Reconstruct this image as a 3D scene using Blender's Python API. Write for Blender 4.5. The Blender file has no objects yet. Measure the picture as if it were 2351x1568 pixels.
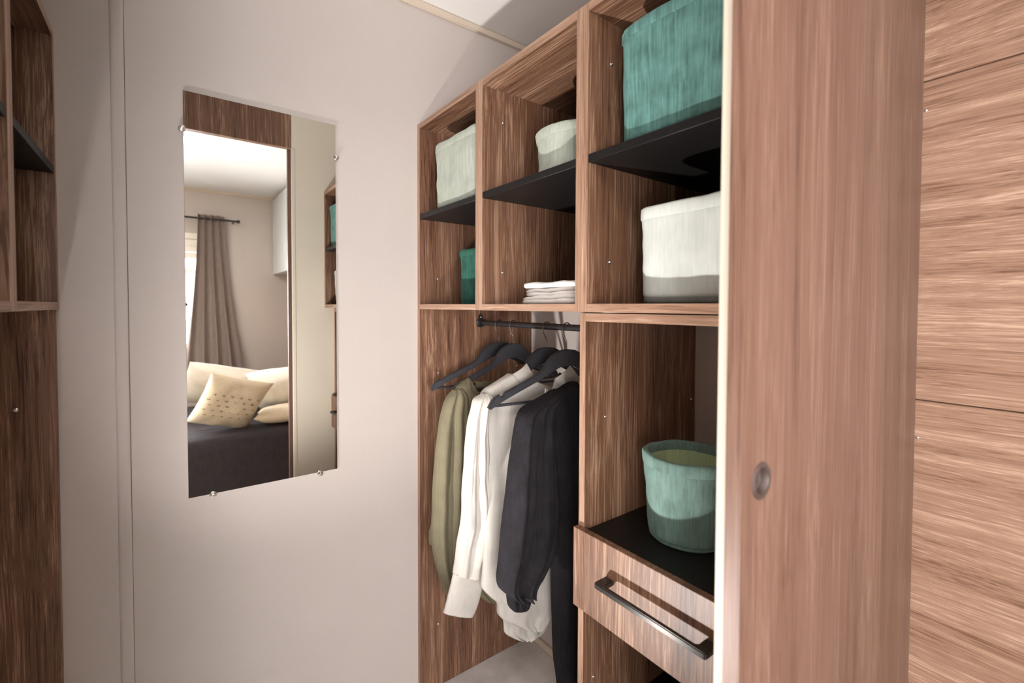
import bpy, bmesh, math, random
from mathutils import Vector, Matrix, noise as mn

# ------------------------------------------------------------------ camera, world, lights, exposure
scene = bpy.context.scene
COL = scene.collection
EYE = 1.2953
cam_data = bpy.data.cameras.new('camera')
cam_data.sensor_width = 36.0
cam_data.lens = 16.2597
cam_data.shift_y = -0.02294
cam_data.clip_start = 0.02
cam = bpy.data.objects.new('camera', cam_data)
COL.objects.link(cam)
R_ = Vector((0.80105427, -0.59858101, 0.00358174)); U_ = Vector((0.01237787, 0.02254649, 0.99966917)); F_ = Vector((0.59846373, 0.80074492, -0.02547011))
cam.matrix_world = Matrix(((R_.x, U_.x, -F_.x, 0), (R_.y, U_.y, -F_.y, 0), (R_.z, U_.z, -F_.z, EYE), (0, 0, 0, 1)))
cam_data.dof.use_dof = True
cam_data.dof.focus_distance = 1.25
cam_data.dof.aperture_fstop = 3.2
scene.camera = cam

world = bpy.data.worlds.new('daylight'); scene.world = world
world.use_nodes = True
wb = world.node_tree.nodes['Background']
wb.inputs[0].default_value = (0.86, 0.93, 1.0, 1); wb.inputs[1].default_value = 5.0

def add_light(name, kind, loc, target, energy, color, **kw):
    d = bpy.data.lights.new(name, kind); d.energy = energy; d.color = color
    for k, v in kw.items(): setattr(d, k, v)
    o = bpy.data.objects.new(name, d); COL.objects.link(o); o.location = loc
    o.rotation_euler = (Vector(target) - Vector(loc)).to_track_quat('-Z', 'Y').to_euler()
    return o

# low spotlight standing on the floor under the opposite wardrobe: it throws the shadows upwards
add_light('floor_spotlight', 'SPOT', (-0.36, 0.93, 0.18), (0.75, 0.66, 1.75), 185, (1.0, 0.96, 0.93), spot_size=math.radians(90), spot_blend=1.0, shadow_soft_size=0.03)
# two unseen fill discs added behind and above the camera, then the window daylight
add_light('added_soft_fill', 'AREA', (-0.60, -0.98, 1.00), (0.02, 1.2, 1.32), 57, (1.0, 0.965, 0.945), shape='DISK', size=0.95)
add_light('added_ceiling_fill', 'AREA', (-0.35, -0.50, 2.22), (-0.25, -0.6, 0), 26, (1.0, 0.95, 0.90), shape='DISK', size=0.9)
add_light('bedroom_window_daylight', 'AREA', (-0.30, -2.15, 1.35), (0.1, -0.3, 0.2), 110, (0.98, 0.98, 1.0), shape='RECTANGLE', size=0.95, size_y=0.85)

vs = scene.view_settings
vs.view_transform = 'Standard'; vs.look = 'None'; vs.exposure = -0.3; vs.gamma = 1.0; vs.use_curve_mapping = False

# ------------------------------------------------------------------ materials
def srgb(r, g, b):
    f = lambda c: (c / 255 / 12.92) if c / 255 <= .04045 else ((c / 255 + .055) / 1.055) ** 2.4
    return (f(r), f(g), f(b), 1)

def base_mat(name, color, rough=0.5, metal=0.0, spec=0.5, sheen=0.0):
    m = bpy.data.materials.new(name); m.use_nodes = True
    b = m.node_tree.nodes['Principled BSDF']
    b.inputs['Base Color'].default_value = color; b.inputs['Roughness'].default_value = rough
    b.inputs['Metallic'].default_value = metal; b.inputs['Specular IOR Level'].default_value = spec
    if sheen: b.inputs['Sheen Weight'].default_value = sheen; b.inputs['Sheen Roughness'].default_value = 0.4
    return m, m.node_tree, b

def coords(nt, scale, seed=True):
    n = nt.nodes; l = nt.links
    tc = n.new('ShaderNodeTexCoord'); mp = n.new('ShaderNodeMapping'); mp.inputs['Scale'].default_value = scale
    if seed:
        oi = n.new('ShaderNodeObjectInfo'); mu = n.new('ShaderNodeMath'); mu.operation = 'MULTIPLY'; mu.inputs[1].default_value = 37.0
        l.new(oi.outputs['Random'], mu.inputs[0])
        ad = n.new('ShaderNodeVectorMath'); ad.operation = 'ADD'
        l.new(tc.outputs['Object'], ad.inputs[0]); l.new(mu.outputs[0], ad.inputs[1]); l.new(ad.outputs[0], mp.inputs['Vector'])
    else: l.new(tc.outputs['Object'], mp.inputs['Vector'])
    return mp

def noise(nt, vec, scale, detail=3, rough=0.6, dist=0.0):
    t = nt.nodes.new('ShaderNodeTexNoise'); t.inputs['Scale'].default_value = scale; t.inputs['Detail'].default_value = detail
    t.inputs['Roughness'].default_value = rough; t.inputs['Distortion'].default_value = dist
    nt.links.new(vec.outputs[0], t.inputs['Vector']); return t

def ramp(nt, src, stops):
    r = nt.nodes.new('ShaderNodeValToRGB'); e = r.color_ramp.elements
    while len(e) < len(stops): e.new(0.5)
    for k, (p, c) in enumerate(stops): e[k].position = p; e[k].color = c
    nt.links.new(src, r.inputs[0]); return r

def bump(nt, b, src, strength, dist):
    u = nt.nodes.new('ShaderNodeBump'); u.inputs['Strength'].default_value = strength; u.inputs['Distance'].default_value = dist
    nt.links.new(src, u.inputs['Height']); nt.links.new(u.outputs[0], b.inputs['Normal'])

def mix_f(nt, a, b, f):
    m = nt.nodes.new('ShaderNodeMix'); m.data_type = 'FLOAT'; m.inputs[0].default_value = f
    nt.links.new(a, m.inputs[2]); nt.links.new(b, m.inputs[3]); return m.outputs[0]

def wood(name, axis, dark, mid, light, rough=0.42, fs=1.0):
    m, nt, b = base_mat(name, mid, rough, spec=0.35)
    al = [1.0, 1.0, 1.0]; al['xyz'.index(axis)] = 0.011
    lo = [1.0, 1.0, 1.0]; lo['xyz'.index(axis)] = 0.16
    c0 = coords(nt, lo)
    wob = noise(nt, c0, 7.0, 1.5, 0.5)
    c1 = coords(nt, al)
    sh = nt.nodes.new('ShaderNodeVectorMath'); sh.operation = 'MULTIPLY_ADD'
    sh.inputs[1].default_value = (0.05, 0.05, 0.05)
    nt.links.new(wob.outputs['Color'], sh.inputs[0]); nt.links.new(c1.outputs[0], sh.inputs[2])
    broad = noise(nt, sh, 24 * fs, 3, 0.6); fine = noise(nt, sh, 260 * fs, 3, 0.7); pore = noise(nt, c1, 900 * fs, 2, 0.6)
    v = mix_f(nt, broad.outputs['Fac'], fine.outputs['Fac'], 0.58)
    v = mix_f(nt, v, pore.outputs['Fac'], 0.22)
    r = ramp(nt, v, [(0.40, dark), (0.475, mid), (0.52, mid), (0.605, light)])
    nt.links.new(r.outputs[0], b.inputs['Base Color'])
    bump(nt, b, pore.outputs['Fac'], 0.12, 0.001)
    return m

WD, WM, WL = (0.052, 0.021, 0.011, 1), (0.155, 0.078, 0.046, 1), (0.38, 0.235, 0.155, 1)
WOOD_Z = wood('walnut_grain_upright', 'z', WD, WM, WL)
WOOD_Y = wood('walnut_grain_lengthwise', 'y', WD, WM, WL)
EDGE_Z = wood('walnut_edge_band_upright', 'z', (0.16, 0.085, 0.052, 1), (0.31, 0.185, 0.125, 1), (0.46, 0.31, 0.225, 1))
EDGE_Y = wood('walnut_edge_band_level', 'y', (0.16, 0.085, 0.052, 1), (0.31, 0.185, 0.125, 1), (0.46, 0.31, 0.225, 1))
DOOR_Z = wood('door_walnut', 'z', (0.095, 0.048, 0.033, 1), (0.155, 0.086, 0.061, 1), (0.26, 0.162, 0.122, 1))
PANEL_Y = wood('wall_panel_walnut', 'y', (0.13, 0.065, 0.038, 1), (0.28, 0.167, 0.115, 1), (0.50, 0.345, 0.255, 1), 0.38, 1.9)

def plain(name, color, rough=0.5, var=0.0, scale=30, bmp=0.0, bscale=400, **kw):
    m, nt, b = base_mat(name, color, rough, **kw)
    c = coords(nt, (1, 1, 1))
    if var:
        t = noise(nt, c, scale, 4)
        lo = tuple(x * (1 - var) for x in color[:3]) + (1,); hi = tuple(min(1, x * (1 + var)) for x in color[:3]) + (1,)
        r = ramp(nt, t.outputs['Fac'], [(0.3, lo), (0.7, hi)]); nt.links.new(r.outputs[0], b.inputs['Base Color'])
    if bmp:
        t2 = noise(nt, c, bscale, 2); bump(nt, b, t2.outputs['Fac'], bmp, 0.001)
    return m

WALL = plain('beige_textured_wallboard', (0.515, 0.455, 0.42, 1), 0.55, 0.02, 3, 0.35, 320, spec=0.3)
CREAM = plain('cream_partition_board', (0.74, 0.67, 0.56, 1), 0.5, 0.02, 3, spec=0.3)
CEIL = plain('ceiling_white_board', (0.74, 0.715, 0.69, 1), 0.7, 0.02, 3)
JOINT = plain('dark_joint', (0.14, 0.11, 0.09, 1), 0.6, 0.05, 8)
TRIM = plain('beige_trim', (0.60, 0.50, 0.40, 1), 0.45, 0.03, 8)
FLOOR = plain('grey_stone_vinyl', (0.60, 0.56, 0.525, 1), 0.5, 0.22, 7, 0.1, 90)
BLACK = plain('black_brown_laminate', (0.007, 0.006, 0.006, 1), 0.5, 0.1, 40, spec=0.3)
METALB = plain('black_powder_coat', (0.018, 0.018, 0.02, 1), 0.36, 0.1, 40)
HANG = plain('matt_black_hanger', (0.028, 0.028, 0.034, 1), 0.45, 0.12, 60)
HANDLE = plain('dark_bronze_metal', (0.045, 0.041, 0.038, 1), 0.34, 0.1, 50, metal=0.6)
CHROME = plain('bright_screw_metal', (0.82, 0.80, 0.78, 1), 0.16, 0.05, 60, metal=1.0)
WIRE = plain('hook_wire', (0.10, 0.088, 0.078, 1), 0.35, 0.1, 60, metal=0.9)
BRONZE = plain('brown_pull_plastic', (0.055, 0.036, 0.031, 1), 0.5, 0.08, 60)
PVC = plain('white_window_frame', (0.75, 0.75, 0.74, 1), 0.4, 0.02, 10)
LOCKER = plain('pale_grey_locker', (0.60, 0.62, 0.60, 1), 0.35, 0.02, 10)
PAPER = plain('white_label', (0.8, 0.8, 0.78, 1), 0.7, 0.03, 50)
m_, nt_, b_ = base_mat('mirror_silver', (0.93, 0.94, 0.93, 1), 0.0, 1.0); MIRROR = m_
m_, nt_, b_ = base_mat('window_glass', (1, 1, 1, 1), 0.0); b_.inputs['Transmission Weight'].default_value = 1.0; b_.inputs['IOR'].default_value = 1.02; GLASS = m_

def cloth(name, color, var=0.15, slub=None, bmp=0.3, sheen=0.3, rough=0.85, weave=900):
    m, nt, b = base_mat(name, color, rough, spec=0.2, sheen=sheen)
    b.inputs['Sheen Tint'].default_value = tuple(min(1, x * 1.6 + 0.05) for x in color[:3]) + (1,)
    c = coords(nt, (1, 1, 1)); cs = coords(nt, (1, 1, 0.05) if slub is None else slub)
    big = noise(nt, c, 22, 3); st = noise(nt, cs, 230, 3, 0.6); wv = noise(nt, c, weave, 2)
    v = mix_f(nt, big.outputs['Fac'], st.outputs['Fac'], 0.55)
    lo = tuple(x * (1 - var) for x in color[:3]) + (1,); hi = tuple(min(1, x * (1 + var)) for x in color[:3]) + (1,)
    r = ramp(nt, v, [(0.36, lo), (0.62, hi)]); nt.links.new(r.outputs[0], b.inputs['Base Color'])
    h = mix_f(nt, st.outputs['Fac'], wv.outputs['Fac'], 0.45); bump(nt, b, h, bmp, 0.0012)
    return m

TEAL = cloth('teal_velvet', (0.085, 0.185, 0.168, 1), 0.42, sheen=0.7, bmp=0.5)
TEALD = cloth('deep_teal_velvet', (0.025, 0.095, 0.07, 1), 0.35, sheen=0.4, bmp=0.5)
SAGE = cloth('sage_velvet', (0.36, 0.385, 0.33, 1), 0.16, sheen=0.4, bmp=0.5)
MINT = cloth('blue_green_velvet', (0.135, 0.215, 0.19, 1), 0.26, sheen=0.5, bmp=0.5)
IVORY = cloth('ivory_velvet', (0.53, 0.555, 0.525, 1), 0.08, sheen=0.3, bmp=0.5)
GREYF = cloth('grey_base_felt', (0.17, 0.18, 0.165, 1), 0.1)
LINING = cloth('light_green_lining', (0.40, 0.50, 0.29, 1), 0.14, sheen=0.1, rough=0.5)
OLIVE = cloth('olive_crepe', (0.165, 0.145, 0.092, 1), 0.1, bmp=0.15, sheen=0.15)
LINEN = cloth('cream_linen', (0.51, 0.475, 0.435, 1), 0.07, bmp=0.3, sheen=0.1)
BLACKC = cloth('black_crinkle_crepe', (0.012, 0.0105, 0.013, 1), 0.35, bmp=0.6, sheen=0.12)
WHITEC = cloth('white_cotton', (0.74, 0.69, 0.655, 1), 0.04, bmp=0.15, sheen=0.1)
CURT = cloth('taupe_curtain', (0.27, 0.215, 0.19, 1), 0.08, bmp=0.2)
CHAR = cloth('charcoal_bedspread', (0.035, 0.030, 0.033, 1), 0.2, bmp=0.4)
SHEET = cloth('blue_grey_sheet', (0.16, 0.20, 0.27, 1), 0.1)
SAND = cloth('sand_cushion_cotton', (0.63, 0.54, 0.40, 1), 0.08, bmp=0.3)
TUFT = cloth('tan_tuft_yarn', (0.36, 0.27, 0.15, 1), 0.1)
CREAMP = cloth('cream_pillow_cotton', (0.86, 0.81, 0.72, 1), 0.05, bmp=0.3)

# ------------------------------------------------------------------ builders
def tag(o, label=None, cat=None, group=None, kind=None):
    if label: o['label'] = label
    if cat: o['category'] = cat
    if group: o['group'] = group
    if kind: o['kind'] = kind
    return o

def thing(name, loc, label, cat, group=None, rz=0.0):
    o = bpy.data.objects.new(name, None); COL.objects.link(o); o.location = loc; o.rotation_euler = (0, 0, rz); o.empty_display_size = 0.05
    return tag(o, label, cat, group)

def world_loc(o):
    v = Vector(o.location); p = o.parent
    while p: v += Vector(p.location); p = p.parent
    return v

def link(name, me, mat, parent=None, loc=(0, 0, 0), world=True):
    """links a mesh; loc is a world position unless world is False (then local to the parent)"""
    o = bpy.data.objects.new(name, me); COL.objects.link(o)
    if mat: me.materials.append(mat) if not me.materials else None
    o.parent = parent
    v = Vector(loc)
    if parent and world: v = v - world_loc(parent)
    o.location = v
    return o

def finish(bm, name, smooth=None):
    bmesh.ops.recalc_face_normals(bm, faces=bm.faces)
    me = bpy.data.meshes.new(name); bm.to_mesh(me); bm.free()
    if smooth is not None:
        for p in me.polygons: p.use_smooth = True
        me.set_sharp_from_angle(angle=math.radians(smooth))
    return me

def box_mesh(name, sx, sy, sz, bev=0.0008, seg=1):
    bm = bmesh.new(); bmesh.ops.create_cube(bm, size=1.0)
    for v in bm.verts: v.co = Vector((v.co.x * sx, v.co.y * sy, v.co.z * sz))
    if bev: bmesh.ops.bevel(bm, geom=list(bm.edges), offset=bev, segments=seg, affect='EDGES', profile=0.7)
    return finish(bm, name, 40 if bev else None)

def box(name, x0, x1, y0, y1, z0, z1, mat, parent=None, bev=0.0008, seg=1):
    me = box_mesh(name, abs(x1 - x0), abs(y1 - y0), abs(z1 - z0), bev, seg)
    return link(name, me, mat, parent, ((x0 + x1) / 2, (y0 + y1) / 2, (z0 + z1) / 2))

def struct(o): o['kind'] = 'structure'; return o

def rings_mesh(name, rings, cap0=True, cap1=True, smooth=60, closed=False):
    """loft a list of rings (lists of points, same length) into one closed skin"""
    bm = bmesh.new(); V = [[bm.verts.new(p) for p in r] for r in rings]; n = len(rings[0])
    m = len(V)
    for i in range(m if closed else m - 1):
        a, b = V[i], V[(i + 1) % m]
        for k in range(n): bm.faces.new((a[k], a[(k + 1) % n], b[(k + 1) % n], b[k]))
    if cap0 and not closed: bm.faces.new(V[0][::-1])
    if cap1 and not closed: bm.faces.new(V[-1])
    return finish(bm, name, smooth)

def tube_mesh(name, pts, rad, seg=12, smooth=50):
    pts = [Vector(p) for p in pts]; rings = []; up = None
    for i, p in enumerate(pts):
        d = (pts[min(i + 1, len(pts) - 1)] - pts[max(i - 1, 0)]).normalized()
        if up is None: up = Vector((0, 1, 0)) if abs(d.y) < 0.8 else Vector((0, 0, 1))
        a = d.cross(up).normalized(); b = a.cross(d).normalized(); up = b
        r = rad[i] if isinstance(rad, (list, tuple)) else rad
        rings.append([p + a * math.cos(t) * r + b * math.sin(t) * r for t in (2 * math.pi * k / seg for k in range(seg))])
    return rings_mesh(name, rings, smooth=smooth)

def spline(pts, n):
    """Catmull-Rom through the tuples"""
    P = [tuple(p) for p in pts]; out = []
    for i in range(len(P) - 1):
        p0 = P[max(i - 1, 0)]; p1 = P[i]; p2 = P[i + 1]; p3 = P[min(i + 2, len(P) - 1)]
        for k in range(n):
            t = k / n
            out.append(tuple(0.5 * (2 * b + (c - a) * t + (2 * a - 5 * b + 4 * c - d) * t * t + (3 * b - a - 3 * c + d) * t ** 3) for a, b, c, d in zip(p0, p1, p2, p3)))
    out.append(P[-1]); return out

def lathe_mesh(name, prof, axis='z', seg=24, smooth=35):
    """closed profile [(r, h)] turned about an axis"""
    rings = []
    for k in range(seg):
        a = 2 * math.pi * k / seg; ca, sa = math.cos(a), math.sin(a)
        if axis == 'z': rings.append([Vector((r * ca, r * sa, h)) for r, h in prof])
        elif axis == 'y': rings.append([Vector((r * ca, h, r * sa)) for r, h in prof])
        else: rings.append([Vector((h, r * ca, r * sa)) for r, h in prof])
    return rings_mesh(name, rings, closed=True, smooth=smooth)

SCREW = {}
def screw(parent, pos, facing, r=0.0042):
    """dome screw head with a slot ring; facing: '-y', '+y', '-x'"""
    ax = facing[1]; s = -1 if facing[0] == '-' else 1
    key = (facing, r)
    if key not in SCREW:
        prof = [(0.0001, 0), (r, 0), (r * 1.02, s * r * .25), (r * .85, s * r * .6), (r * .5, s * r * .82), (r * .38, s * r * .84), (r * .30, s * r * .62), (0.0001, s * r * .60)]
        SCREW[key] = lathe_mesh('screw', prof, ax, 14)
    return link('screw', SCREW[key], CHROME, parent, pos)

# ------------------------------------------------------------------ room shell
H = 2.278
XR = 1.157     # bedroom right wall
struct(tag(box('floor', -1.75, 1.25, -2.05, 1.50, -0.05, 0.0, FLOOR, bev=0), 'grey stone-patterned vinyl floor'))
struct(tag(box('ceiling', -1.75, 1.25, -2.05, 1.50, H, H + 0.05, CEIL, bev=0), 'white board ceiling'))
wall = struct(tag(box('wall_back', -0.72, 1.25, 1.40, 1.46, 0, H, WALL, bev=0), 'beige textured wallboard behind the mirror'))
def strip(name, prof, z0, z1, mat, parent):
    rings = [[Vector((x, y, z)) for x, y in prof] for z in (z0, z1)]
    return link(name, rings_mesh(name, rings, smooth=60), mat, parent, (0, 0, 0))
# rounded cover strip over the wallboard joint
px0, px1 = -0.0962, -0.0712
prof = [(px0, 1.3999), (px0 + .0015, 1.3975), (px0 + .006, 1.3962), (px1 - .006, 1.3958), (px1 - .0014, 1.3962), (px1, 1.3975), (px1, 1.3999)]
strip('joint_cover_strip', prof, 0.0, H - 0.023, WALL, wall)
box('joint_line', px1, px1 + 0.0011, 1.3992, 1.40005, 0.0, H - 0.023, JOINT, wall, bev=0)
struct(tag(box('trim_1', -0.72, 1.128, 1.388, 1.3999, H - 0.0225, H - 0.0002, TRIM, bev=0.002), 'beige ceiling trim over the mirror wall'))
struct(box('wall_left', -0.72, -0.66, 0.2815, 1.3999, 0, H, WALL, bev=0))
wr = struct(tag(box('wall_right', 1.130, 1.25, 0.2815, 1.3999, 0, H, WALL, bev=0), 'beige wall behind the hanging clothes'))
struct(tag(box('baseboard_right', 1.1225, 1.1299, 0.705, 1.383, 0.0002, 0.030, TRIM, bev=0.002), 'narrow beige skirting at the wardrobe floor'))
# doorway partition between bedroom and dressing room
part = struct(tag(box('wall_doorway', 0.506, 1.1299, 0.2665, 0.2805, 0, H, CREAM, bev=0.0006), 'cream partition edge beside the sliding door'))
box('edge_trim', 0.5065, 0.521, 0.2805, 0.2825, 0, 2.07, CREAM, part, bev=0.0008)
struct(box('wall_partition', -1.70, -0.130, 0.2665, 0.2805, 0, H, CREAM, bev=0))  # unseen jamb edge, moved in to hold back light from the bedroom
struct(tag(box('trim_2', -0.1295, 0.5055, 0.246, 0.2805, 2.074, H - 0.0005, WOOD_Z, bev=0.001), 'walnut header board above the doorway'))
# sliding door with a turned recess for the finger pull
def door_mesh():
    x0, x1, y0, y1, z0, z1 = 0.490, 1.1555, 0.245, 0.263, 0.008, 2.073
    cx, cz, r = 0.534, 1.100, 0.0155
    bm = bmesh.new(); bmesh.ops.create_cube(bm, size=1.0)
    for v in bm.verts: v.co = Vector(((x0 + x1) / 2 + v.co.x * (x1 - x0), (y0 + y1) / 2 + v.co.y * (y1 - y0), (z0 + z1) / 2 + v.co.z * (z1 - z0)))
    f = [f for f in bm.faces if f.normal.y < -0.9 or abs(f.calc_center_median().y - y0) < 1e-6][0]
    corners = list(f.verts); bm.faces.remove(f)
    n = 32
    ring = [bm.verts.new((cx + r * math.cos(2 * math.pi * k / n), y0, cz + r * math.sin(2 * math.pi * k / n))) for k in range(n)]
    back = [bm.verts.new((cx + r * math.cos(2 * math.pi * k / n), y0 + 0.012, cz + r * math.sin(2 * math.pi * k / n))) for k in range(n)]
    for k in range(n): bm.faces.new((ring[k], ring[(k + 1) % n], back[(k + 1) % n], back[k]))
    bm.faces.new(back)
    q = {}
    for v in corners: q[(v.co.x > cx, v.co.z > cz)] = v
    quad = [(True, True), (False, True), (False, False), (True, False)]
    for s in range(4):
        a = n * s // 4; b = n * (s + 1) // 4
        for k in range(a, b): bm.faces.new((ring[k], ring[(k + 1) % n], q[quad[s]]))
        bm.faces.new((ring[b % n], q[quad[(s + 1) % 4]], q[quad[s]]))
    return finish(bm, 'door_1')
door = struct(tag(link('door_1', door_mesh(), DOOR_Z), 'walnut sliding door with a round brown finger pull'))
rr = 0.0215
link('finger_pull', lathe_mesh('finger_pull', [(0.0001, 0.0112), (0.0001, 0.0100), (0.0090, 0.0098), (0.0138, 0.0070), (0.0148, -0.0010), (0.0165, -0.0022), (rr - .002, -0.0020), (rr, -0.0004), (rr, 0.0), (0.0152, 0.0), (0.0152, 0.0112)], 'y', 40, 50), BRONZE, door, (0.534, 0.2449, 1.100))
# bedroom walls
wb_ = thing('wall_bedroom', (XR, -0.85, 0), None, None); struct(tag(wb_, 'walnut panelled bedroom wall with level grain'))
zs = [0.0, 0.513, 1.118, 1.723, H]
for i in range(4): box('panel', XR, XR + 0.012, -1.95, 0.2645, zs[i] + 0.0006, zs[i + 1] - 0.0006, PANEL_Y, wb_, bev=0.0012)
box('backing', XR + 0.012, 1.25, -1.95, 0.2645, 0, H, BLACK, wb_, bev=0)
for zz in (1.668, 1.045): screw(wb_, (XR - 0.0002, 0.2405, zz), '-x', 0.0030)
struct(box('wall_side', -1.75, -1.70, -2.0, 0.2805, 0, H, WALL, bev=0))
wx0, wx1, wz0, wz1 = -0.80, 0.30, 0.93, 1.80
far = thing('wall_far', (0, -1.95, 0), None, None); struct(tag(far, 'beige bedroom wall around the window'))
box('board', -1.70, wx0, -2.0, -1.95, 0, H, WALL, far, bev=0)
box('board', wx1, 1.25, -2.0, -1.95, 0, H, WALL, far, bev=0)
box('board', wx0, wx1, -2.0, -1.95, 0, wz0, WALL, far, bev=0)
box('board', wx0, wx1, -2.0, -1.95, wz1, H, WALL, far, bev=0)
struct(tag(box('trim_3', -1.70, XR, -1.9499, -1.94, H - 0.022, H - 0.0002, TRIM, bev=0.002), 'beige ceiling trim on the bedroom window wall'))
win = thing('window_1', (wx0, -1.975, wz0), None, None); struct(tag(win, 'white framed bedroom window'))
for a in ((wx0, wx1, wz0, wz0 + .04), (wx0, wx1, wz1 - .04, wz1), (wx0, wx0 + .04, wz0 + .04, wz1 - .04), (wx1 - .04, wx1, wz0 + .04, wz1 - .04), (-0.27, -0.23, wz0 + .04, wz1 - .04), (-0.23, wx1 - .04, 1.56, 1.60)):
    box('window_frame', a[0], a[1], -1.985, -1.960, a[2], a[3], PVC, win, bev=0.002)
box('pane', wx0 + .04, -0.27, -1.975, -1.972, wz0 + .04, wz1 - .04, GLASS, win, bev=0)
box('pane', -0.23, wx1 - .04, -1.975, -1.972, wz0 + .04, 1.56, GLASS, win, bev=0)
box('pane', -0.23, wx1 - .04, -1.975, -1.972, 1.60, wz1 - .04, GLASS, win, bev=0)
link('window_handle', lathe_mesh('window_handle', [(0.0001, 0), (0.016, 0), (0.017, 0.012), (0.0001, 0.016)], 'y', 20), METALB, win, (0.128, -1.959, 1.300))

# ------------------------------------------------------------------ wardrobe cabinets
T = 0.016
Z0, Z1 = 1.2845, 1.8815
def open_unit(name, label, xf, xb, y0, y1, group, screws, sgn=1):
    """open cube unit: two sides, top, bottom and a black shelf; xf is the front, xb the back"""
    t = thing(name, ((xf + xb) / 2, (y0 + y1) / 2, Z0), label, 'cabinet', group)
    g = 0.0002
    def band(p, a, b, c, d, m): box('edge_band', xf - 0.0005 * sgn, xf - 0.0001 * sgn, a, b, c, d, m, p, bev=0)
    band(box('side_panel', xf, xb, y0 + g, y0 + T, Z0, Z1, WOOD_Z, t), y0 + g, y0 + T, Z0, Z1, EDGE_Z)
    band(box('side_panel', xf, xb, y1 - T, y1 - g, Z0, Z1, WOOD_Z, t), y1 - T, y1 - g, Z0, Z1, EDGE_Z)
    e = 0.0004 * sgn
    band(box('top_panel', xf + e, xb, y0 + T, y1 - T, Z1 - T, Z1, WOOD_Y, t), y0 + T + .0003, y1 - T - .0003, Z1 - T, Z1, EDGE_Y)
    band(box('bottom_panel', xf + e, xb, y0 + T, y1 - T, Z0, Z0 + T, WOOD_Y, t), y0 + T + .0003, y1 - T - .0003, Z0, Z0 + T, EDGE_Y)
    box('shelf', xf + e * 2, xb, y0 + T + g, y1 - T - g, 1.5753, 1.5913, BLACK, t)
    for x, z, side in screws:
        if side == 'far': screw(t, (x, y1 - T, z), '-y')
        else: screw(t, (x, y0 + T, z), '+y')
    return t
YS = [1.3998, 1.030, 0.6547, 0.2815]
XF, XB = 0.660, 1.126
G = 'open cube units of the right-hand wardrobe'
sc = [(0.7245, 1.783, 'far'), (0.7245, 1.3855, 'far'), (0.7245, 1.783, 'near'), (0.7245, 1.3855, 'near')]
open_unit('open_wardrobe_unit', 'walnut open unit in the corner, holding a sage basket above a dark green one', XF, XB, YS[1], YS[0], G, sc)
open_unit('open_wardrobe_unit', 'middle walnut open unit, with folded white linen under its black shelf', XF, XB, YS[2], YS[1], G, sc)
open_unit('open_wardrobe_unit', 'walnut open unit nearest the sliding door, with large teal and ivory baskets', XF, XB, YS[3], YS[2], G, sc)
XLF, XLB = -0.188, -0.654
G = 'open cube units of the left-hand wardrobe'
scl = [(-0.2514, 1.784, 'far'), (-0.2514, 1.388, 'far')]
open_unit('open_wardrobe_unit', 'dark walnut open unit at the left edge, against the mirror wall', XLF, XLB, YS[1], YS[0], G, scl, -1)
open_unit('open_wardrobe_unit', 'dark walnut open unit cut off by the left picture edge', XLF, XLB, YS[3], YS[1], G, scl, -1)  # unseen near end lengthened to keep bounced light out of the shelves
lp = thing('wardrobe_end_panel', (-0.42, 1.392, 0), 'tall walnut end panel with one screw below the left-hand shelves', 'panel')
box('panel', -0.192, XLB, 1.384, 1.3998, 0.0004, Z0 - 0.0005, WOOD_Z, lp)
screw(lp, (-0.2535, 1.384, 1.0762), '-y', 0.0052); screw(lp, (-0.2535, 1.384, 0.22), '-y')

hw = thing('hanging_wardrobe', (0.893, 1.04, 0), 'walnut hanging space with a black clothes rail below the open units', 'wardrobe')
hp_ = box('side_panel', XF, XB, 1.384, 1.3998, 0.0004, Z0 - 0.0005, WOOD_Z, hw)
box('edge_band', XF - .0005, XF - .0001, 1.384, 1.3998, 0.0004, Z0 - 0.0005, EDGE_Z, hp_, bev=0)
for x, z in ((0.7265, 1.072), (0.7265, 0.217), (1.0577, 1.072)): screw(hw, (x, 1.384, z), '-y', 0.0045)
RX, RZ = 0.893, 1.2365
rail = link('clothes_rail', tube_mesh('clothes_rail', [(RX, 1.381, RZ), (RX, 0.9, RZ), (RX, 0.704, RZ)], 0.0092, 20), METALB, hw)
def bracket(y, s):
    prof = [(0.0001, 0), (0.017, 0), (0.017, s * 0.003), (0.0125, s * 0.005), (0.0125, s * 0.018), (0.0096, s * 0.018), (0.0096, s * 0.004), (0.0001, s * 0.004)]
    b = link('rail_bracket', lathe_mesh('rail_bracket', prof, 'y', 24), METALB, hw, (RX, y, RZ))
    bm = bmesh.new(); bmesh.ops.create_cube(bm, size=1.0)
    for v in bm.verts: v.co = Vector((v.co.x * (0.022 if v.co.z < 0 else 0.015), v.co.y * 0.004 + s * 0.002, v.co.z * 0.024 + 0.018))
    bmesh.ops.bevel(bm, geom=list(bm.edges), offset=0.0015, segments=2, affect='EDGES')
    link('bracket_lug', finish(bm, 'bracket_lug', 40), METALB, b, (RX, y, RZ))
    screw(b, (RX, y + s * 0.0045, RZ + 0.0195), '-y' if s < 0 else '+y', 0.0032)
bracket(1.3838, -1); bracket(0.7018, 1)

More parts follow.
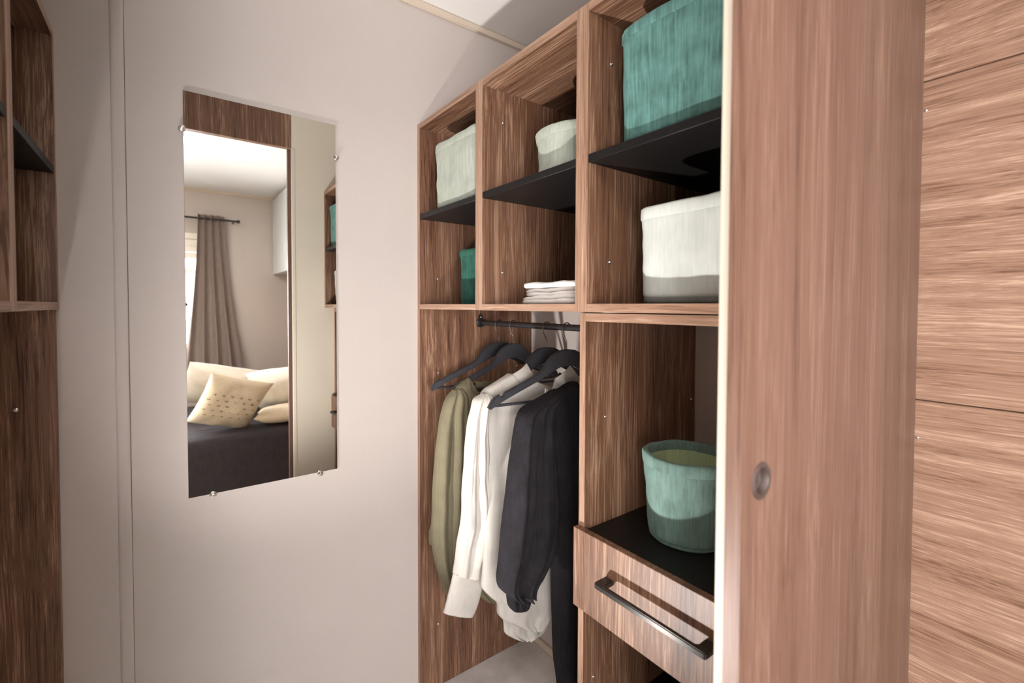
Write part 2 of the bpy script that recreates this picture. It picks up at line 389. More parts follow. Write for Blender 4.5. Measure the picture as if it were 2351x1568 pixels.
dc = thing('drawer_cabinet', (0.91, 0.49, 0), 'tall walnut cabinet with one drawer and a black shelf holding a round basket', 'cabinet')
DY0, DY1, DX, DXB = 0.2832, 0.7015, 0.706, 1.118
for a, b in ((DY1 - T, DY1), (DY0, DY0 + T)): box('edge_band', DX - .0005, DX - .0001, a, b, 0.0004, 1.2812, EDGE_Z, box('side_panel', DX, DXB, a, b, 0.0004, 1.2812, WOOD_Z, dc), bev=0)
box('edge_band', DX - .0005, DX - .0001, DY0 + T + .0003, DY1 - T - .0003, 1.2642, 1.2812, EDGE_Y, box('top_panel', DX + 0.0003, DXB, DY0 + T, DY1 - T, 1.2642, 1.2812, WOOD_Y, dc), bev=0)
box('shelf', DX + 0.0004, DXB, DY0 + T + .0003, DY1 - T - .0003, 0.8045, 0.8205, BLACK, dc)
box('shelf', DX + 0.0004, DXB, DY0 + T + .0003, DY1 - T - .0003, 0.360, 0.3755, BLACK, dc)
box('kick_board', DX + 0.03, DX + 0.046, DY0 + T + .0003, DY1 - T - .0003, 0.0004, 0.07, WOOD_Y, dc)
for x, z in ((0.7674, 1.0545), (1.098, 1.0536), (0.7371, 0.488)): screw(dc, (x, DY1 - T, z), '-y', 0.0034)
dr = box('drawer', 0.690, DX - 0.0008, DY0, DY1, 0.6584, 0.8268, WOOD_Z, dc)
box('drawer_side', DX, 1.08, DY0 + T + .012, DY0 + T + .024, 0.672, 0.79, WOOD_Z, dr); box('drawer_side', DX, 1.08, DY1 - T - .024, DY1 - T - .012, 0.672, 0.79, WOOD_Z, dr)
def handle_mesh():
    """bow handle: square-sectioned bar with softly turned ends standing on two flat feet"""
    y0, y1, xo, xi, z0, z1, ft = 0.378, 0.6105, 0.6545, 0.690, 0.7515, 0.7625, 0.020
    out = [(xi, y1), (xo + 0.006, y1), (xo + 0.0015, y1 - 0.0015), (xo, y1 - 0.006), (xo, y0 + 0.006), (xo + 0.0015, y0 + 0.0015), (xo + 0.006, y0), (xi, y0),
           (xi, y0 + ft), (xo + 0.014, y0 + ft), (xo + 0.0105, y0 + ft + 0.004), (xo + 0.0105, y1 - ft - 0.004), (xo + 0.014, y1 - ft), (xi, y1 - ft)]
    bm = bmesh.new(); lo = [bm.verts.new((x, y, z0)) for x, y in out]; f = bm.faces.new(lo)
    ex = bmesh.ops.extrude_face_region(bm, geom=[f]); bmesh.ops.translate(bm, vec=(0, 0, z1 - z0), verts=[v for v in ex['geom'] if isinstance(v, bmesh.types.BMVert)])
    bmesh.ops.bevel(bm, geom=[e for e in bm.edges], offset=0.0016, segments=2, affect='EDGES', clamp_overlap=True)
    return finish(bm, 'handle', 40)
link('handle', handle_mesh(), HANDLE, dr)

# ------------------------------------------------------------------ mirror
mi = thing('wall_mirror', (0.219, 1.3998, 0.8125), 'frameless upright mirror screwed to the beige wall', 'mirror')
box('glass', 0.0380, 0.4000, 1.3952, 1.3998, 0.8128, 1.8196, MIRROR, mi, bev=0.0006)
for x, z in ((0.0352, 1.7262), (0.4020, 1.7262), (0.0905, 0.8105), (0.3515, 0.8095)):
    prof = [(0.0001, 0.0095), (0.0042, 0.0095), (0.0042, 0.0048), (0.0078, 0.0046), (0.0080, 0.0030), (0.0066, 0.0012), (0.0052, 0.0010), (0.0050, 0.0), (0.0038, -0.0014), (0.0020, -0.0018), (0.0014, -0.0008), (0.0001, -0.0008)]
    link('mirror_clip', lathe_mesh('mirror_clip', prof, 'y', 24, 30), CHROME, mi, (x, 1.3902, z))

# ------------------------------------------------------------------ clothes hangers
HP = [(0.0, 0.0), (-0.0297, -0.0030), (-0.057, -0.0155), (-0.0727, -0.0315), (-0.0881, -0.0500), (-0.1079, -0.0640), (-0.1668, -0.0870), (-0.2150, -0.1045), (-0.2185, -0.1118), (-0.2265, -0.1140), (-0.2310, -0.1085), (-0.2450, -0.1150), (-0.2580, -0.1270), (-0.2670, -0.1400)]
HB = [(-0.2582, -0.1455), (-0.2451, -0.1385), (-0.2156, -0.1250), (-0.1595, -0.1035), (-0.1002, -0.0815), (-0.0662, -0.0650), (-0.0250, -0.0490), (0.0, -0.0460)]
def hanger_body_mesh():
    k = 0.915
    left = [(x * k, z) for x, z in HP][::-1]; right = [(-x, z) for x, z in left[::-1]][1:]
    lowl = [(x * k, z) for x, z in HB]; lowr = [(-x, z) for x, z in lowl[::-1]][1:]
    outline = left + right + lowr[::-1] + lowl[::-1]
    bm = bmesh.new(); vs_ = [bm.verts.new((x, -0.0058, z)) for x, z in outline]; f = bm.faces.new(vs_)
    ex = bmesh.ops.extrude_face_region(bm, geom=[f]); bmesh.ops.translate(bm, vec=(0, 0.0116, 0), verts=[v for v in ex['geom'] if isinstance(v, bmesh.types.BMVert)])
    bmesh.ops.recalc_face_normals(bm, faces=bm.faces)
    bmesh.ops.bevel(bm, geom=[e for e in bm.edges if abs(e.verts[0].co.y - e.verts[1].co.y) < 1e-5], offset=0.0022, segments=2, affect='EDGES', clamp_overlap=True)
    bmesh.ops.triangulate(bm, faces=[f for f in bm.faces if len(f.verts) > 8])
    return finish(bm, 'body', 35)
HANG_ME = hanger_body_mesh()
BAR_ME = tube_mesh('trouser_bar', [(-0.236, 0, -0.1365), (0, 0, -0.1365), (0.236, 0, -0.1365)], 0.0042, 12)
hk = spline([(0, 0, -0.006), (0, 0, 0.016), (-0.003, 0, 0.027), (-0.011, 0, 0.041), (-0.0145, 0, 0.055), (-0.0118, 0, 0.0665), (-0.0045, 0, 0.0725), (0.0045, 0, 0.0725), (0.0118, 0, 0.0665), (0.0142, 0, 0.057), (0.0135, 0, 0.050)], 6)
HOOK_ME = tube_mesh('hook', hk, 0.0016, 8)
def hanger(y, rz, label):
    t = thing('clothes_hanger', (RX, y, 1.1762), label, 'hanger', 'black hangers on the clothes rail', rz)
    for nm, me, mt in (('body', HANG_ME, HANG), ('trouser_bar', BAR_ME, HANG), ('hook', HOOK_ME, WIRE)): link(nm, me, mt, t, (0, 0, 0), world=False)
    return t
hanger(1.268, math.radians(-6), 'empty black hanger nearest the wardrobe corner')
hanger(1.1885, math.radians(-5), 'black hanger carrying the olive blouse').scale.x = 0.90
hanger(1.0245, math.radians(-4), 'black hanger inside the collar of the cream shirt')
hanger(0.940, math.radians(-8), 'black hanger in front, carrying the black blouse, one arm bare')

# ------------------------------------------------------------------ garments (lofted skins with folds)
ROWS = {
'olive_sleeve': [(1.19,0.673,1.048,0.703,1.052), (1.193,0.652,1.018,0.728,1.016), (1.197,0.637,0.968,0.738,0.961), (1.203,0.629,0.904,0.75,0.89), (1.209,0.625,0.84,0.756,0.813), (1.216,0.622,0.761,0.759,0.729), (1.223,0.622,0.681,0.762,0.643), (1.228,0.623,0.613,0.758,0.573), (1.233,0.633,0.548,0.748,0.504), (1.238,0.65,0.487,0.741,0.449), (1.242,0.671,0.428,0.738,0.403), (1.245,0.689,0.387,0.733,0.367)],
'olive_cuff': [(1.255,0.644,0.643,0.656,0.639), (1.26,0.634,0.621,0.667,0.612), (1.265,0.633,0.592,0.673,0.58), (1.27,0.638,0.565,0.678,0.549)],
'olive_body': [(1.2,0.729,1.078,0.735,1.075), (1.2,0.706,1.066,0.748,1.054), (1.201,0.687,1.052,0.762,1.034), (1.201,0.674,1.034,0.804,1.015), (1.202,0.668,0.989,0.855,0.964), (1.205,0.67,0.845,0.872,0.805), (1.21,0.679,0.644,0.876,0.588), (1.213,0.702,0.502,0.875,0.443), (1.214,0.741,0.426,0.869,0.379), (1.215,0.79,0.37,0.856,0.342), (1.215,0.807,0.355,0.841,0.34)],
'olive_neck': [(1.215,0.765,1.061,0.856,1.055), (1.215,0.771,1.041,0.864,1.032), (1.215,0.777,1.013,0.873,1.002)],
'white_body': [(1.03,0.762,1.107,0.816,1.098), (1.03,0.733,1.096,0.873,1.07), (1.03,0.704,1.084,0.933,1.051), (1.03,0.676,1.071,0.997,1.031), (1.03,0.665,1.05,1.019,1.008), (1.03,0.667,1.009,1.031,0.959), (1.03,0.673,0.891,1.033,0.821), (1.03,0.679,0.771,1.028,0.683), (1.03,0.679,0.652,1.016,0.548), (1.03,0.674,0.571,1.006,0.455), (1.03,0.673,0.536,0.993,0.415), (1.03,0.698,0.502,0.98,0.381), (1.03,0.722,0.475,0.962,0.361), (1.03,0.725,0.443,0.93,0.354), (1.03,0.75,0.415,0.904,0.347), (1.03,0.788,0.387,0.887,0.344), (1.03,0.82,0.367,0.861,0.35)],
'white_tail': [(1.065,0.76,0.448,0.97,0.367), (1.065,0.769,0.381,0.947,0.307), (1.065,0.774,0.35,0.926,0.288), (1.065,0.799,0.325,0.905,0.281), (1.065,0.832,0.303,0.874,0.286)],
'white_sleeve': [(1.005,0.652,1.067,0.67,1.067), (1.008,0.634,1.054,0.686,1.051), (1.013,0.627,1.023,0.681,1.016), (1.021,0.623,0.977,0.678,0.968), (1.031,0.62,0.912,0.689,0.899), (1.041,0.622,0.852,0.699,0.835), (1.051,0.625,0.79,0.713,0.768), (1.06,0.628,0.727,0.724,0.7), (1.07,0.624,0.665,0.726,0.64), (1.079,0.621,0.608,0.719,0.576), (1.085,0.617,0.569,0.717,0.527)],
'white_cuff': [(1.085,0.616,0.57,0.719,0.527), (1.091,0.61,0.534,0.711,0.491), (1.098,0.603,0.493,0.703,0.449), (1.105,0.596,0.457,0.688,0.412)],
'black_body': [(0.936,0.899,1.083,0.926,1.083), (0.936,0.864,1.069,0.944,1.045), (0.936,0.828,1.058,0.967,1.011), (0.936,0.82,1.029,0.994,0.982), (0.936,0.829,0.945,1.004,0.916), (0.936,0.839,0.823,1.006,0.786), (0.936,0.84,0.642,1.008,0.59), (0.936,0.843,0.459,1.01,0.393), (0.936,0.851,0.333,1.012,0.26), (0.936,0.865,0.242,1.013,0.169), (0.936,0.88,0.144,1.014,0.072)],
'black_sleeve': [(0.905,0.8,1.065,0.853,1.077), (0.905,0.756,1.053,0.825,1.055), (0.905,0.717,1.039,0.809,1.036), (0.904,0.698,1.021,0.8,1.008), (0.904,0.688,0.986,0.8,0.968), (0.904,0.677,0.934,0.806,0.91), (0.903,0.664,0.862,0.814,0.828), (0.902,0.652,0.779,0.817,0.734), (0.901,0.642,0.707,0.803,0.654), (0.901,0.637,0.666,0.77,0.616), (0.9,0.634,0.633,0.741,0.592), (0.9,0.642,0.608,0.733,0.576), (0.9,0.663,0.587,0.732,0.565)],
'black_cuff': [(0.9,0.663,0.589,0.732,0.57), (0.9,0.666,0.561,0.731,0.548), (0.9,0.676,0.545,0.719,0.535), (0.9,0.69,0.538,0.704,0.534)],
}
def loft_cloth(name, rows, thick, folds=(5, 0.004), seed=1, n=72, sub=6, taper=0.0, wrinkle=0.0012):
    """rows: (y, xl, zl, xr, zr); a closed flattened sleeve whose front and back skins carry hanging folds"""
    rs = spline(rows, sub); rings = []; rnd = random.Random(seed)
    comps = [(folds[0] * rnd.uniform(.55, 1.5), rnd.uniform(0, 6.28), rnd.uniform(-1.6, 1.6), rnd.uniform(.5, 1.0)) for _ in range(4)]
    m = len(rs)
    for i, (y, xl, zl, xr, zr) in enumerate(rs):
        t = i / (m - 1); a = Vector((xl, y, zl)); b = Vector((xr, y, zr)); mid = (a + b) / 2; hv = (b - a) / 2
        w = hv.length; th = min(thick, w * 0.85) * (1 - taper * t)
        ring = []
        amp = folds[1] * min(1.0, 0.25 + 1.4 * t)
        for k in range(n):
            an = 2 * math.pi * k / n; c, s = math.cos(an), math.sin(an)
            p = mid + hv * c
            side = -1 if s < 0 else 1
            fo = sum(q * (1 - 2 * abs(math.sin((f * c + ph + dr_ * t * 2.2 + 0.5 * mn.noise(Vector((c * 2, t * 4, seed)))) * 0.5)) ** 0.8) for f, ph, dr_, q in comps) / 2.0 * amp * (1 - abs(c) ** 6)
            p.y += side * th * abs(s) ** 0.62 + fo * (1 if s < 0 else 0.5)
            nv = Vector((p.x * 30, p.y * 30 + seed * 7.1, p.z * 16)); p.y += mn.noise(nv) * wrinkle * 2; p.x += mn.noise(nv + Vector((9, 3, 5))) * wrinkle
            p.z += mn.noise(Vector((c * 2.5 + seed, t * 3, seed))) * wrinkle * (3 if i in (0, m - 1) else 1)
            ring.append(p)
        rings.append(ring)
    return rings_mesh(name, rings, smooth=75)
def cloth_part(name, key, mat, parent, thick, folds, seed, **kw):
    return link(name, loft_cloth(name, ROWS[key], thick, folds, seed, **kw), mat, parent)
def seam(name, pts, rad, mat, parent): return link(name, tube_mesh(name, pts, rad, 6), mat, parent)

ob = thing('blouse', (0.78, 1.20, 0.36), 'olive green blouse hanging behind the cream shirt', 'blouse')
bd = cloth_part('body', 'olive_body', OLIVE, ob, 0.024, (6, 0.006), 11)
sl = cloth_part('sleeve', 'olive_sleeve', OLIVE, ob, 0.026, (9, 0.013), 12)
cloth_part('cuff', 'olive_cuff', OLIVE, ob, 0.010, (4, 0.002), 13)
cloth_part('back_neckline', 'olive_neck', OLIVE, ob, 0.003, (3, 0.001), 14)

ws = thing('shirt', (0.85, 1.03, 0.29), 'cream linen shirt with a collar and long cuffed sleeve', 'shirt')
bd = cloth_part('body', 'white_body', LINEN, ws, 0.024, (9, 0.009), 21)
cloth_part('back_tail', 'white_tail', LINEN, ws, 0.006, (7, 0.006), 22)
sl = cloth_part('sleeve', 'white_sleeve', LINEN, ws, 0.024, (8, 0.012), 23, wrinkle=0.0025)
cu = cloth_part('cuff', 'white_cuff', LINEN, ws, 0.013, (3, 0.002), 24, wrinkle=0.0007)
def sheet(name, quad, thick, mat, parent, bow=0.006, n=14):
    """soft flap from four corners a-b-c-d with thickness and a bow towards -y"""
    a, b, c, d = [Vector(q) for q in quad]; front = []; 
    bm = bmesh.new(); F = {}; B = {}
    for i in range(n + 1):
        for j in range(n + 1):
            u, v = i / n, j / n
            p = (a * (1 - u) + b * u) * (1 - v) + (d * (1 - u) + c * u) * v
            o = bow * math.sin(math.pi * u) * (1 - 0.6 * v) + 0.0015 * mn.noise(p * 40)
            F[i, j] = bm.verts.new(p + Vector((0, -o - thick / 2, 0))); B[i, j] = bm.verts.new(p + Vector((0, -o + thick / 2, 0)))
    for i in range(n):
        for j in range(n):
            bm.faces.new((F[i, j], F[i + 1, j], F[i + 1, j + 1], F[i, j + 1])); bm.faces.new((B[i, j], B[i, j + 1], B[i + 1, j + 1], B[i + 1, j]))
    for i in range(n):
        bm.faces.new((F[i, 0], B[i, 0], B[i + 1, 0], F[i + 1, 0])); bm.faces.new((F[i, n], F[i + 1, n], B[i + 1, n], B[i, n]))
        bm.faces.new((F[0, i], F[0, i + 1], B[0, i + 1], B[0, i])); bm.faces.new((F[n, i], B[n, i], B[n, i + 1], F[n, i + 1]))
    return link(name, finish(bm, name, 50), mat, parent)
co = sheet('collar', ((0.755, 1.006, 1.110), (0.803, 1.006, 1.136), (0.846, 1.0, 1.066), (0.786, 1.0, 1.076)), 0.003, LINEN, ws)
sheet('collar', ((0.905, 1.0, 1.086), (0.965, 1.0, 1.119), (1.010, 0.998, 1.072), (0.880, 0.995, 1.030)), 0.003, LINEN, ws)
sheet('button_placket', ((0.866, 0.998, 1.060), (0.884, 0.998, 1.060), (0.866, 0.998, 0.50), (0.846, 0.998, 0.50)), 0.003, LINEN, ws, bow=0.001)
for z in (1.02, 0.93, 0.84, 0.75, 0.66, 0.57):
    xk = 0.874 - (1.06 - z) * 0.036
    link('button', lathe_mesh('button', [(0.0001, 0), (0.0052, 0), (0.0056, -0.001), (0.0045, -0.0018), (0.0001, -0.0014)], 'y', 18), WHITEC, ws, (xk, 0.995, z))
seam('cuff_seam', [(0.616, 1.070, 0.571), (0.66, 1.066, 0.552), (0.719, 1.070, 0.528)], 0.0011, LINEN, cu)

bb = thing('blouse', (0.86, 0.935, 0.08), 'black crepe blouse with a gathered sleeve beside the drawer cabinet', 'blouse')
cloth_part('body', 'black_body', BLACKC, bb, 0.022, (8, 0.012), 31)
cloth_part('sleeve', 'black_sleeve', BLACKC, bb, 0.030, (8, 0.018), 32)
cloth_part('cuff', 'black_cuff', BLACKC, bb, 0.020, (8, 0.003), 33)
sheet('label', ((0.984, 0.925, 1.034), (1.002, 0.925, 1.028), (1.002, 0.925, 1.000), (0.984, 0.925, 1.006)), 0.0012, PAPER, bb, bow=0.0)

# ------------------------------------------------------------------ baskets
def basket(name, label, cx, cy, z0, hx, hy, h, mat, lining, base, power=5.0, flare=0.0, waist=0.0, hem=0.03, wall_t=0.006, seed=1, dent=0.002, rz=0.0, n=72, lift=0.0):
    """soft fabric basket: outer skin, turned hem, lining and base; superellipse plan"""
    t = thing(name, (cx, cy, z0), label, 'basket', 'fabric storage baskets', rz)
    def ring(z, off):
        q = z / h; k = 1 + flare * (q - 0.5) - waist * math.sin(math.pi * q); R = []
        for i in range(n):
            a = 2 * math.pi * i / n; c, s = math.cos(a), math.sin(a)
            r = (abs(c) ** power + abs(s) ** power) ** (-1 / power)
            x, y = (hx * k + off) * r * c, (hy * k + off) * r * s
            d = dent * mn.noise(Vector((c * 1.7 + seed * 3, s * 1.7, q * 2.6))) * (0.35 + q) + dent * .4 * mn.noise(Vector((c * 5 + seed, s * 5, q * 6)))
            L = math.hypot(x, y); x += d * x / L; y += d * y / L
            zz = z + (dent * 1.2 * mn.noise(Vector((c * 2, s * 2, seed * 5.0))) if q > .9 else 0)
            R.append(Vector((x, y, zz)))
        return R
    zz0 = 0.006 + lift
    outer = [(zz0, -0.006), (zz0 + 0.003, -0.0015)] + [(zz0 + 0.008 + (h - hem - zz0 - 0.008) * k / 14, 0.0) for k in range(15)]
    inner = [(z, o - wall_t) for z, o in outer[::-1]]
    link('body', rings_mesh('body', [ring(z, o) for z, o in outer + [(h - 0.004, -wall_t * .5)] + inner], smooth=70), mat, t, (0, 0, 0), world=False)
    hm = [(h - hem, 0.0008), (h - hem + 0.002, 0.0016), (h - hem / 2, 0.0018), (h - 0.003, 0.0014), (h, -0.001), (h + 0.0006, -wall_t / 2), (h - 0.0005, -wall_t - .001), (h - 0.004, -wall_t - .0022), (h - hem * .8, -wall_t - .0022), (h - hem * .85, -wall_t / 2)]
    link('hem', rings_mesh('hem', [ring(z, o) for z, o in hm], closed=True, smooth=70), mat, t, (0, 0, 0), world=False)
    li = [(h - hem * .75, -wall_t - .0004), (h - hem * .75, -wall_t - .002), (zz0 + 0.012, -wall_t - .003), (zz0 + 0.010, -wall_t - .03)]
    link('lining', rings_mesh('lining', [ring(z, o) for z, o in li], cap0=False, smooth=70), lining, t, (0, 0, 0), world=False)
    ba = [(0.0006, -0.010), (0.0012, -0.004), (0.004, -0.001), (zz0 + .002, -0.001), (zz0 + 0.003, -0.012)]
    link('base', rings_mesh('base', [ring(z, o) for z, o in ba], smooth=70), base, t, (0, 0, 0), world=False)
    return t
SZ = 1.5913; BZ = 1.3005
b1 = basket('fabric_basket', 'large teal velvet basket on the black shelf beside the sliding door', 0.865, 0.440, SZ, 0.186, 0.150, 0.213, TEAL, LINING, TEAL, 9, 0.02, hem=0.022, seed=2, dent=0.004)
b2 = basket('fabric_basket', 'ivory velvet basket with a grey base below the teal basket', 0.870, 0.425, BZ, 0.170, 0.134, 0.176, IVORY, IVORY, GREYF, 8, 0.02, hem=0.022, seed=3, dent=0.005, lift=0.004)
b3 = basket('fabric_basket', 'pale sage rectangular basket on the black shelf in the corner unit', 0.830, 1.193, SZ, 0.155, 0.133, 0.200, SAGE, LINING, SAGE, 8, 0.01, hem=0.024, seed=4, dent=0.006)
b4 = basket('fabric_basket', 'pale sage round basket on the middle black shelf', 0.800, 0.794, SZ, 0.108, 0.108, 0.112, SAGE, LINING, SAGE, 2.05, 0.02, waist=0.06, hem=0.022, seed=5, dent=0.004)
b5 = basket('fabric_basket', 'dark green velvet basket in the lower half of the corner unit', 0.830, 1.158, BZ, 0.100, 0.104, 0.167, TEALD, LINING, TEALD, 8, 0.0, hem=0.020, seed=6, dent=0.003)
b6 = basket('fabric_basket', 'round blue-green basket with light green lining above the drawer', 0.862, 0.542, 0.8207, 0.0835, 0.0835, 0.1735, MINT, LINING, MINT, 2.0, 0.15, hem=0.024, seed=7, dent=0.003, wall_t=0.007)

# ------------------------------------------------------------------ folded linen
def folded(label, z0, hs, y0, y1, x0, x1, seed):
    """a cloth folded into flat layers with rounded edges, slightly slumped"""
    t = thing('folded_linen', ((x0 + x1) / 2, (y0 + y1) / 2, z0), label, 'linen', 'pile of folded white linen')
    z = z0
    for li, h in enumerate(hs):
        rnd = random.Random(seed * 10 + li); n = 60; rings = []
        ya = y0 + rnd.uniform(-.004, .004); yb = y1 + rnd.uniform(-.012, .006); xa = x0 + rnd.uniform(-.006, .006)
        prof = [(0.0, 0.02), (0.12, 0.004), (0.5, 0.0), (0.85, 0.003), (1.0, 0.012)]
        hx, hy = (x1 - xa) / 2, (yb - ya) / 2
        def ring(q, off):
            R = []
            for i in range(n):
                a = 2 * math.pi * i / n; c, s = math.cos(a), math.sin(a); r = (abs(c) ** 7 + abs(s) ** 7) ** (-1 / 7)
                x = (xa + x1) / 2 + (hx - off) * r * c; y = (ya + yb) / 2 + (hy - off) * r * s
                e = max(0.0, (y - (yb - 0.09)) / 0.09)
                sag = 1 - 0.42 * e * e
                w = 0.0035 * mn.noise(Vector((x * 14, y * 16, seed * 3.3))) + 0.0015 * mn.noise(Vector((x * 40, y * 45, seed + li)))
                base = (z - z0) * sag; R.append(Vector((x, y, z0 + max(0.0004, base + h * q * (0.8 + 0.2 * sag) + w * (1 if z > z0 + .001 or q > .5 else 0)))))
            return R
        link('fold', rings_mesh('fold', [ring(0.0, 0.010), ring(0.04, 0.003), ring(0.3, 0.0), ring(0.7, 0.0), ring(0.95, 0.003), ring(1.0, 0.010), ring(1.0, 0.05)], smooth=70), WHITEC, t)
        z += h
    return z
z = folded('lowest folded white linen of the pile', BZ + .0003, (0.0105, 0.0095), 0.676, 0.912, 0.690, 0.93, 1)
z = folded('folded white linen in the middle of the pile', z - .001, (0.010, 0.009), 0.676, 0.899, 0.694, 0.93, 2)
z = folded('topmost folded white linen of the pile', z - .001, (0.0135,), 0.678, 0.902, 0.692, 0.93, 3)

# ------------------------------------------------------------------ bedroom seen in the mirror
bed = thing('bed', (0.1, -1.3, 0), 'bed with a charcoal bedspread, seen in the mirror', 'bed')
BX0, BX1, BY0, BY1 = -0.85, 1.135, -1.93, -0.66
box('bed_base', BX0 + .03, BX1, BY0 + .02, BY1 - .03, 0.02, 0.28, CHAR, bed, bev=0.01, seg=2)
box('mattress', BX0 + .03, BX1, BY0 + .02, BY1 - .03, 0.2805, 0.425, SHEET, bed, bev=0.03, seg=4)
def spread_mesh():
    rings = []; n = 120
    prof = [(0.06, 0.012), (0.20, 0.010), (0.33, 0.006), (0.405, 0.002), (0.437, -0.010), (0.450, -0.035), (0.454, -0.09), (0.455, -0.25)]
    for z, off in prof:
        R = []
        for i in range(n):
            a = 2 * math.pi * i / n; c, s = math.cos(a), math.sin(a); r = (abs(c) ** 14 + abs(s) ** 14) ** (-1 / 14)
            cx, cy, hx, hy = (BX0 + BX1) / 2, (BY0 + BY1) / 2, (BX1 - BX0) / 2 - .012, (BY1 - BY0) / 2 - .012
            x, y = cx + (hx + off) * r * c, cy + (hy + off) * r * s
            d = 0.010 * mn.noise(Vector((x * 9, y * 9, 0))) * max(0, (0.45 - z) / 0.4)
            R.append(Vector((x + d * c, y + d * s, z + (0.006 * mn.noise(Vector((x * 6, y * 6, 3))) if z > .435 else 0))))
        rings.append(R)
    return rings_mesh('bedspread', rings, smooth=70)
link('bedspread', spread_mesh(), CHAR, bed)

def pillow(name, label, cat, mat, loc, w, h, th, rot, seed, ruched=False):
    t = thing(name, loc, label, cat); t.rotation_euler = rot
    n = 30; bm = bmesh.new(); V = {}
    for s in (1, -1):
        for i in range(n + 1):
            for j in range(n + 1):
                u, v = 2 * i / n - 1, 2 * j / n - 1
                edge = i in (0, n) or j in (0, n)
                if edge and s == -1: V[s, i, j] = V[1, i, j]; continue
                e = (1 - u ** 4) * (1 - v ** 4); k = max(0.0, e) ** 0.55
                pin = 1 - 0.07 * (1 - u * u) * abs(v) ** 3; pin2 = 1 - 0.07 * (1 - v * v) * abs(u) ** 3
                p = Vector((u * w / 2 * pin2, s * th / 2 * k, v * h / 2 * pin))
                p.y += 0.012 * mn.noise(Vector((u * 2.2, v * 2.2, seed + s))) * k + 0.004 * mn.noise(Vector((u * 7, v * 7, seed))) * k
                if ruched and s == -1 and abs(v - .1) < .5: p.y -= 0.003 * math.sin(v * 34) * k
                V[s, i, j] = bm.verts.new(p)
    for s in (1, -1):
        for i in range(n):
            for j in range(n):
                q = [V[s, i, j], V[s, i + 1, j], V[s, i + 1, j + 1], V[s, i, j + 1]]
                if len(set(q)) == 4:
                    try: bm.faces.new(q if s == 1 else q[::-1])
                    except ValueError: pass
    link('cover', finish(bm, 'cover', 80), mat, t, (0, 0, 0), world=False)
    return t
rd = math.radians
p1 = pillow('cushion', 'sand cushion with rows of tufts leaning in front of the pillows', 'cushion', SAND, (0.335, -0.785, 0.65), 0.38, 0.42, 0.12, (rd(33), rd(-17), rd(172)), 1, True)
for r_ in range(5):
    for k in range(6):
        u = -0.13 + 0.052 * k + (0.02 if r_ % 2 else 0); v = 0.09 - 0.042 * r_
        ed = link('tuft', tube_mesh('tuft', [(u - .008, -0.058, v), (u, -0.066, v + .002), (u + .008, -0.058, v)], 0.0040, 6), TUFT, p1, (0, 0, 0), world=False)
p2 = pillow('pillow', 'cream pillow at the back of the bed near the curtain', 'pillow', CREAMP, (0.34, -1.36, 0.68), 0.58, 0.36, 0.15, (rd(34), rd(-14), rd(165)), 2)
p3 = pillow('pillow', 'cream pillow at the bed head beside the sand cushion', 'pillow', CREAMP, (0.80, -1.05, 0.675), 0.62, 0.42, 0.17, (rd(42), rd(6), rd(200)), 3)
p4 = pillow('pillow', 'pale pillow lying under the leaning pillows', 'pillow', SAND, (0.76, -0.86, 0.520), 0.54, 0.34, 0.11, (rd(86), rd(2), rd(192)), 4)

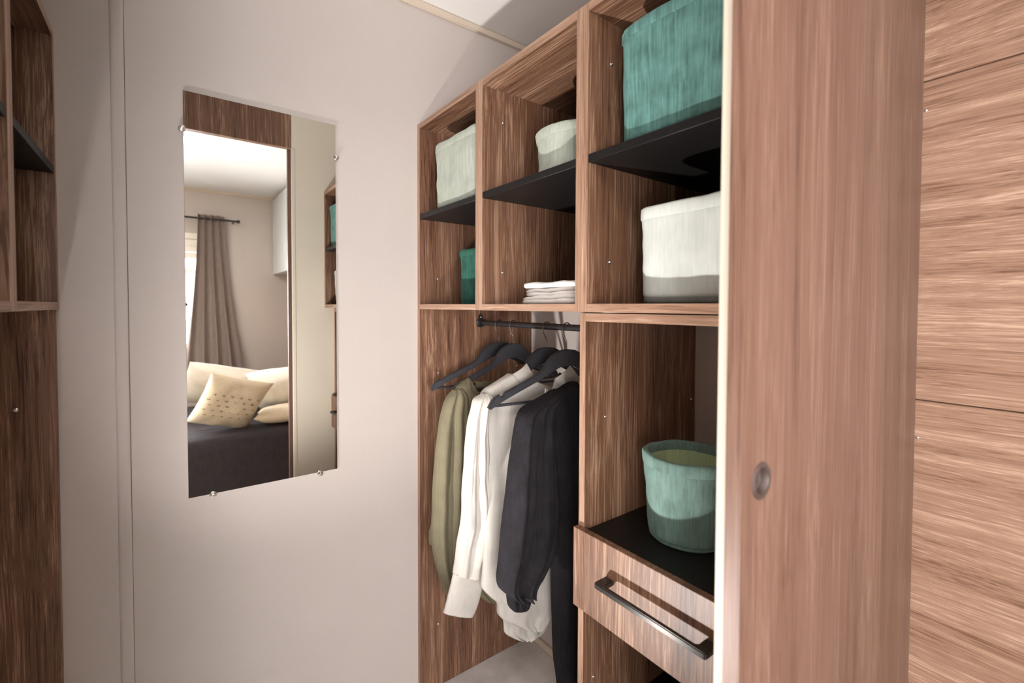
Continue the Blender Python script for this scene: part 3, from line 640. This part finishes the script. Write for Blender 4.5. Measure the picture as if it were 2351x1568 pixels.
# curtain, rod, blind, locker
rod = thing('curtain_rod', (-0.1, -1.87, 2.02), 'black curtain rod seen in the mirror', 'curtain rod')
link('rod', tube_mesh('rod', [(-0.95, -1.87, 2.02), (0, -1.87, 2.02), (0.50, -1.87, 2.02)], 0.0085, 12), METALB, rod)
link('finial', tube_mesh('finial', [(0.498, -1.87, 2.02), (0.522, -1.87, 2.02)], 0.0135, 14), METALB, rod)
box('rod_bracket', 0.468, 0.480, -1.9495, -1.862, 2.005, 2.012, METALB, rod, bev=0.001)
def curtain_mesh(xt0, xt1, xb0, xb1, zt, zb, waves, amp):
    n, m = 140, 40; bm = bmesh.new(); F = []; B = []
    for j in range(m + 1):
        t = j / m; z = zt + (zb - zt) * t; rf = []; rb = []
        e = t ** 1.6
        for i in range(n + 1):
            s = i / n; x = (xt0 + (xb0 - xt0) * e) * (1 - s) + (xt1 + (xb1 - xt1) * e) * s
            ph = s * waves * 2 * math.pi + 0.5 * math.sin(t * 3 + s * 4)
            y = -1.87 + amp * (1 + .35 * t) * math.sin(ph) + 0.006 * mn.noise(Vector((s * 9, t * 4, 1)))
            x += 0.010 * math.cos(ph) * (1 - .4 * t)
            rf.append(bm.verts.new((x, y, z))); rb.append(bm.verts.new((x, y - 0.003, z)))
        F.append(rf); B.append(rb)
    for j in range(m):
        for i in range(n):
            bm.faces.new((F[j][i], F[j][i + 1], F[j + 1][i + 1], F[j + 1][i])); bm.faces.new((B[j][i], B[j + 1][i], B[j + 1][i + 1], B[j][i + 1]))
    for j in range(m):
        bm.faces.new((F[j][0], F[j + 1][0], B[j + 1][0], B[j][0])); bm.faces.new((F[j][n], B[j][n], B[j + 1][n], F[j + 1][n]))
    for i in range(n):
        bm.faces.new((F[0][i], B[0][i], B[0][i + 1], F[0][i + 1])); bm.faces.new((F[m][i], F[m][i + 1], B[m][i + 1], B[m][i]))
    return finish(bm, 'curtain', 80)
cu_ = tag(link('curtain', curtain_mesh(0.208, 0.40, 0.105, 0.525, 2.055, 0.75, 4.0, 0.026), CURT), 'taupe curtain gathered beside the bedroom window, seen in the mirror', 'curtain')
bl = thing('roman_blind', (-0.25, -1.945, 1.8), 'pulled-up cream blind at the top of the bedroom window', 'blind')
for k in range(4): box('blind_fold', -0.79, 0.295, -1.949 + .002 * k, -1.941 + .004 * k, 1.90 - 0.055 * k - .05, 1.90 - 0.055 * k, CREAMP, bl, bev=0.003, seg=2)
lk = thing('overhead_locker', (0.97, -1.2, 1.575), 'pale grey overhead locker above the bed, seen in the mirror', 'cupboard')
box('body', 0.806, XR - 0.001, -1.938, -0.55, 1.577, H - 0.024, LOCKER, lk, bev=0.002)
for a, b in ((-1.936, -1.475), (-1.473, -1.012), (-1.010, -0.552)): box('door', 0.790, 0.8055, a, b, 1.579, H - 0.026, LOCKER, lk, bev=0.002)
